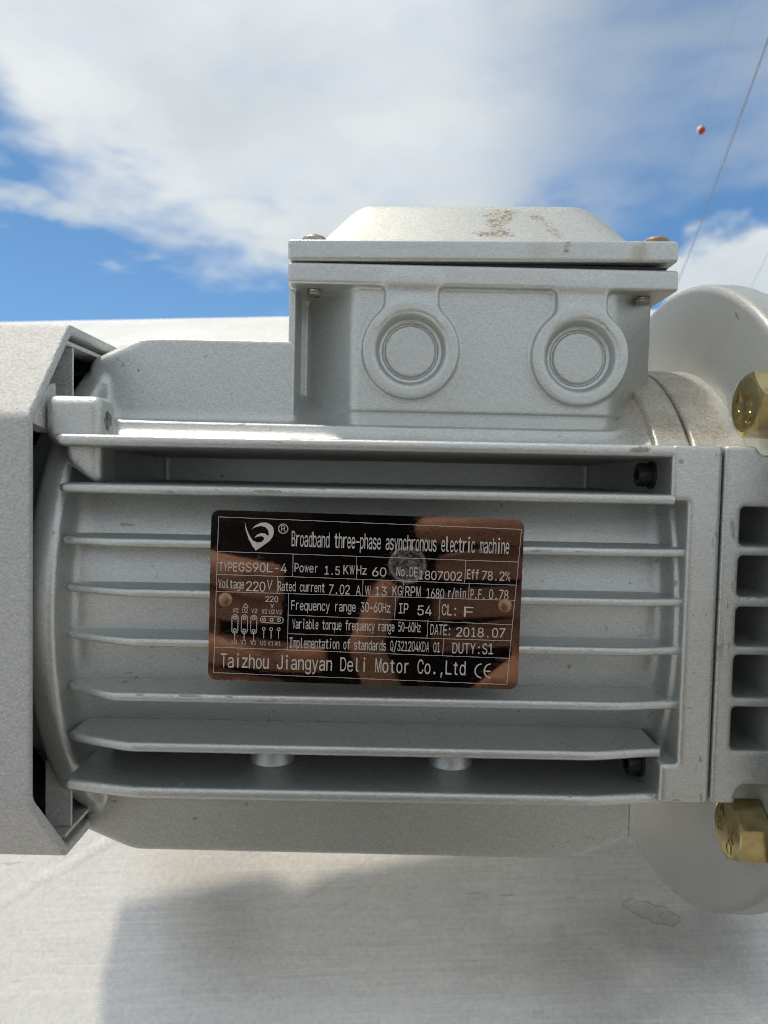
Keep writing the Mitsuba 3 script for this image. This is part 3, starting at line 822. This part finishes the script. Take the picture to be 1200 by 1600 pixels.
def hex_bolt(center, rot, letters):
    h = m3.CrossSection([[(10.9 * math.cos(math.radians(60 * i)), 10.9 * math.sin(math.radians(60 * i))) for i in range(6)]]).extrude(9.6)
    prof = m3.CrossSection([[(0, -1), (14, -1), (14, 7.6), (8.75, 9.55), (0, 9.55)]])
    cone = m3.Manifold.revolve(prof, 72)
    m = (h ^ cone).to_mesh()
    t = trimesh.Trimesh(m.vert_properties[:, :3], m.tri_verts, process=False)
    R = trimesh.transformations.rotation_matrix(rot, [0, 0, 1])
    # local frame: z to -x of the world, local y up, local x towards the viewer's right as seen from the head
    W = np.eye(4); W[:3, 0], W[:3, 1], W[:3, 2] = [0, -1, 0], [0, 0, 1], [-1, 0, 0]
    W[:3, 3] = center
    t.apply_transform(W @ R)
    k = add('gearbox__bolt', t, 'zinc_yellow', 20)
    out = []
    for ch, x, y, hh in letters:
        g_ = meshkit.text_mesh(ch, hh, 0.35)
        g_.apply_translation(-np.append(g_.bounds.mean(0)[:2], 0)); g_.apply_translation((x, y, 9.5))
        out.append(g_)
    L = trimesh.util.concatenate(out)
    L.apply_transform(W @ trimesh.transformations.rotation_matrix(rot * 0, [0, 0, 1]))
    add(k + '__lettering', L, 'zinc_yellow', False)
    sh = axis_to(lathe([(0, -1), (6, -1), (6, 3), (0, 3)], 30), [1, 0, 0], [124, center[1], center[2]])
    return k


b0 = hex_bolt([124.6, 233.2, 26.6], math.radians(12), [('A', -4.2, 3.2, 4.2), ('.', -4.4, -0.3, 4.0), ('B', -4.6, -3.4, 4.2), ('X', 2.6, 1.6, 4.6), ('O', 2.2, -4.2, 4.2)])
b1 = hex_bolt([124.6, 232.6, -112.0], math.radians(22), [('A', -4.0, 5.2, 4.2), ('.', -4.8, 2.0, 4.0), ('B', -4.8, -0.8, 4.2), ('X', 2.8, -1.2, 4.4), ('O', 1.8, -5.6, 4.0)])
labels[b0] = {'label': 'upper yellow zinc hex bolt with raised letters on its head'}
labels[b1] = {'label': 'lower yellow zinc hex bolt partly under the adapter edge'}


# ------------------------------------------------------------------ overhead lines
def cable(key, px0, Y0, px1, Y1, r, ext, sag):
    a, b = dirpix(*px0), dirpix(*px1)
    a, b = a * Y0 / a[1], b * Y1 / b[1]
    k = np.linspace(-ext[0], 1 + ext[1], 40)
    pts = a + (b - a) * k[:, None]
    pts[:, 2] += sag * k * (k - 1)
    add(key, tube(pts, r, 8), 'cable_grey', True, mm=False)


cable('power_line', (1200, 62), 9.0, (1088, 368), 17.0, 0.011, (0.4, 0.7), 0.12)
tag('power_line', 'thin dark overhead cable slanting down across the upper right sky', 'power line', 'overhead cables in the sky')
cable('power_line_001', (1158, 0), 34.0, (1095, 203), 44.0, 0.005, (0.8, 3.5), 0.1)
tag('power_line_001', 'faint distant overhead cable that carries the red and white ball', 'power line', 'overhead cables in the sky')
cable('power_line_002', (1200, 396), 24.0, (1178, 440), 27.0, 0.006, (1.5, 3.0), 0.05)
tag('power_line_002', 'short piece of overhead cable low at the right edge above the flange', 'power line', 'overhead cables in the sky')
bp = dirpix(1095.5, 203.5); bp = bp * 44 / bp[1]
hs = lambda sgn: trimesh.creation.revolve([(0.001, 0)] + [(0.235 * math.cos(t), sgn * (0.01 + 0.235 * math.sin(t))) for t in np.linspace(0, 1.5707, 14)], sections=32)
dirn = np.array([-0.62, 0.6, 0.5])
add('marker_ball__lower_half', axis_to(hs(-1), dirn, bp), 'ball_red', 50, mm=False)
add('marker_ball__upper_half', axis_to(hs(1), dirn, bp), 'ball_white', 50, mm=False)
add('marker_ball__band', axis_to(lathe([(0.2, -0.012), (0.243, -0.012), (0.243, 0.012), (0.2, 0.012)], 32), dirn, bp), 'cable_grey', 30, mm=False)
tag('marker_ball', 'small round red and white marker ball hanging on the faint distant cable', 'marker ball')


# ------------------------------------------------------------------ the photographer, seen mirrored in the nameplate
def chain(joints):
    """joints: [(point, radius), ...] in millimetres -> list of hulls."""
    s = [m3.Manifold.sphere(r, 28).translate(list(map(float, p))) for p, r in joints]
    return [m3.Manifold.batch_hull([a, b]) for a, b in zip(s[:-1], s[1:])]


def fuse(parts, edge, it=8, lamb=0.5):
    m = m3.Manifold.batch_boolean(parts, m3.OpType.Add).refine_to_length(edge).to_mesh()
    t = trimesh.Trimesh(m.vert_properties[:, :3], m.tri_verts, process=True)
    trimesh.smoothing.filter_taubin(t, lamb=lamb, nu=lamb + 0.03, iterations=it)
    return t


sk = []
# left hand: the palm beside the phone, four fingers across its back, thumb behind
LW = np.array([-158, -66, -140.])
HULL = lambda pts: m3.Manifold.batch_hull([m3.Manifold.sphere(r, 24).translate(list(map(float, p))) for p, r in pts])
sk += [HULL([((-121, -32, -62), 10.5), ((-120, -31, -84), 10.5), ((-119, -33, -114), 10), ((-119, -35, -135), 9), ((-146, -54, -112), 15), ((-148, -58, -136), 15), (LW, 20)])]
for z, xt, y, r in ((-60, -62, -1, 10.4), (-83, -64, -8, 9.8), (-113, -34, -5, 9.8), (-134, -60, -8, 8.4)):
    sk += chain([((-119, -31, z), r + 0.6), ((-108, -9 + y, z + 1), r), ((xt - 24, y, z - 1.5), r - 0.6), ((xt - r + 2, y - 3, z - 3), r - 1.8)])
sk += chain([((-140, -60, -100), 13), ((-120, -66, -88), 11), ((-96, -52, -84), 9.5), ((-76, -46, -82), 8.3)])
# right hand: four fingers from the right across the phone's back, the thumb standing up from below
RW = np.array([118, -74, -150.])
sk += [HULL([((108, -26, -30), 10.5), ((112, -34, -54), 10.5), ((114, -40, -78), 10), ((112, -46, -100), 9.5), ((112, -66, -112), 17), (RW, 22)])]
sk += chain([((104, -64, -140), 17), ((60, -34, -160), 13.5), ((4, -18, -142), 12), ((-10, -6, -106), 10.8), ((2, -7, -73), 9.0)])
for (x1, y1, z1), (xt, yt, zt), r in (((92, -5, -30), (28, -2, -31), 10.2), ((96, -16, -52), (42, -15, -56), 10.4), ((98, -24, -77), (36, -22, -84), 10.2), ((96, -30, -99), (40, -28, -108), 9.0)):
    mid = (np.array([x1, y1, z1]) * 0.45 + np.array([xt, yt, zt]) * 0.55) + np.array([0, 2.5, 1.5])
    sk += chain([((112, y1 - 14, z1), r + 0.8), ((x1, y1, z1), r), (mid, r - 0.7), ((xt, yt - 3, zt), r - 2)])
# arms, neck, head, trunk, legs (the camera is held at eye height)
SH, EL = {-1: (-185, -470, -110), 1: (185, -470, -110)}, {-1: (-265, -330, -360), 1: (255, -330, -380)}
for s, w in ((-1, LW), (1, RW)):
    sk += chain([(SH[s], 56), (EL[s], 42), (w, 25)])
sk += chain([((0, -470, -70), 62), ((0, -455, 20), 58)]) + chain([((-150, -475, -120), 66), ((150, -475, -120), 66)])
tr4 = lambda pts: m3.Manifold.batch_hull([m3.Manifold.sphere(r, 24).translate(list(map(float, p))) for p, r in pts])
sk += [tr4([((-120, -475, -130), 85), ((120, -475, -130), 85), ((-110, -480, -420), 85), ((110, -480, -420), 85)]), tr4([((-110, -480, -420), 85), ((110, -480, -420), 85), ((-95, -480, -640), 100), ((95, -480, -640), 100)])]
for s in (-1, 1):
    sk += chain([((s * 95, -480, -640), 92), ((s * 105, -470, -1080), 62), ((s * 110, -490, -1500), 45)]) + chain([((s * 110, -480, -1520), 44), ((s * 120, -340, -1545), 36)])
sk += [tr4([((0, -455, 130), 78), ((0, -470, 115), 80), ((0, -430, 60), 55), ((0, -415, 28), 34), ((0, -500, 120), 72)])]
sk += chain([((0, -372, 100), 8), ((0, -352, 78), 13)]) + chain([((-12, -362, 50), 9), ((12, -362, 50), 9)])
for s in (-1, 1):
    sk += chain([((s * 78, -455, 115), 14), ((s * 80, -460, 85), 11)]) + chain([((s * 32, -378, 104), 13), ((s * 28, -380, 103), 13)])
big = fuse(sk, 5.0, 10)
add('person__body', big, 'skin', True)
jk = chain([((-150, -475, -120), 84), ((150, -475, -120), 84)]) + [tr4([((-120, -475, -130), 104), ((120, -475, -130), 104), ((-110, -480, -420), 104), ((110, -480, -420), 104)]), tr4([((-110, -480, -420), 104), ((110, -480, -420), 104), ((-100, -480, -680), 116), ((100, -480, -680), 116)])]
jk += chain([((0, -470, -95), 84), ((0, -460, -30), 78)])
for s, w in ((-1, LW), (1, RW)):
    e = np.array(EL[s], float); c = e + (w - e) * 0.80
    jk += chain([(SH[s], 76), (EL[s], 58), (c, 40)])
add('person__jacket', fuse(jk, 14.0, 6), 'dark_cloth', True)
tk = []
for s in (-1, 1):
    tk += chain([((s * 95, -480, -660), 104), ((s * 105, -470, -1080), 76), ((s * 110, -490, -1480), 60)])
add('person__trousers', fuse(tk, 16.0, 6), 'dark_cloth', True)
add('person__hair', fuse([tr4([((0, -475, 140), 82), ((0, -490, 125), 84), ((0, -505, 80), 66)])], 10.0, 4), 'hair_dark', True)
tag('person', 'person in dark jacket holding up a phone, mirrored dimly in the black nameplate', 'person')

ph = sbox(-46, -136, 32, 24).buffer(0)
ph = sbox(-46 + 10, -136 + 10, 32 - 10, 24 - 10).buffer(10, 12)
pc = extrude(ph, 9.0); v = pc.vertices.copy(); pc.vertices = np.stack([v[:, 0], -14 - v[:, 2], v[:, 1]], 1); pc.faces = pc.faces[:, ::-1]
pc.fix_normals()
add('phone__case', pc, 'phone_black', False)
body = extrude(sbox(-13, -32, 20, 14).buffer(4, 8), 2.2); v = body.vertices.copy(); body.vertices = np.stack([v[:, 0], -14 + v[:, 2], v[:, 1]], 1); body.fix_normals()
add('phone__camera_bump', body, 'phone_black', False)
for x, z in ((0, 0), (0, -19)):
    add('phone__lens', axis_to(lathe([(0, 0), (5.6, 0), (5.6, 1.6), (0, 1.6)], 40), [0, 1, 0], [x, -11.9, z]), 'dark_glass', 30)
    add('phone__lens_ring', axis_to(lathe([(5.7, 0), (7.4, 0), (7.4, 1.8), (5.7, 1.8)], 40), [0, 1, 0], [x, -11.9, z]), 'phone_black', 30)
add('phone__emblem_disc', axis_to(lathe([(0, 0), (10.2, 0), (10.2, 0.8), (0, 0.8)], 48), [0, 1, 0], [16.0, -14.05, -54.5]), 'phone_ring', 30)
add('phone__emblem_ring', axis_to(lathe([(10.2, 0), (12.0, 0), (11.9, 0.9), (11.1, 1.5), (10.4, 0.9)], 48), [0, 1, 0], [16.0, -14.05, -54.5]), 'bright_metal', 30)
tag('phone', 'black mobile phone with a scuffed round silver disc, mirrored in the nameplate', 'phone')
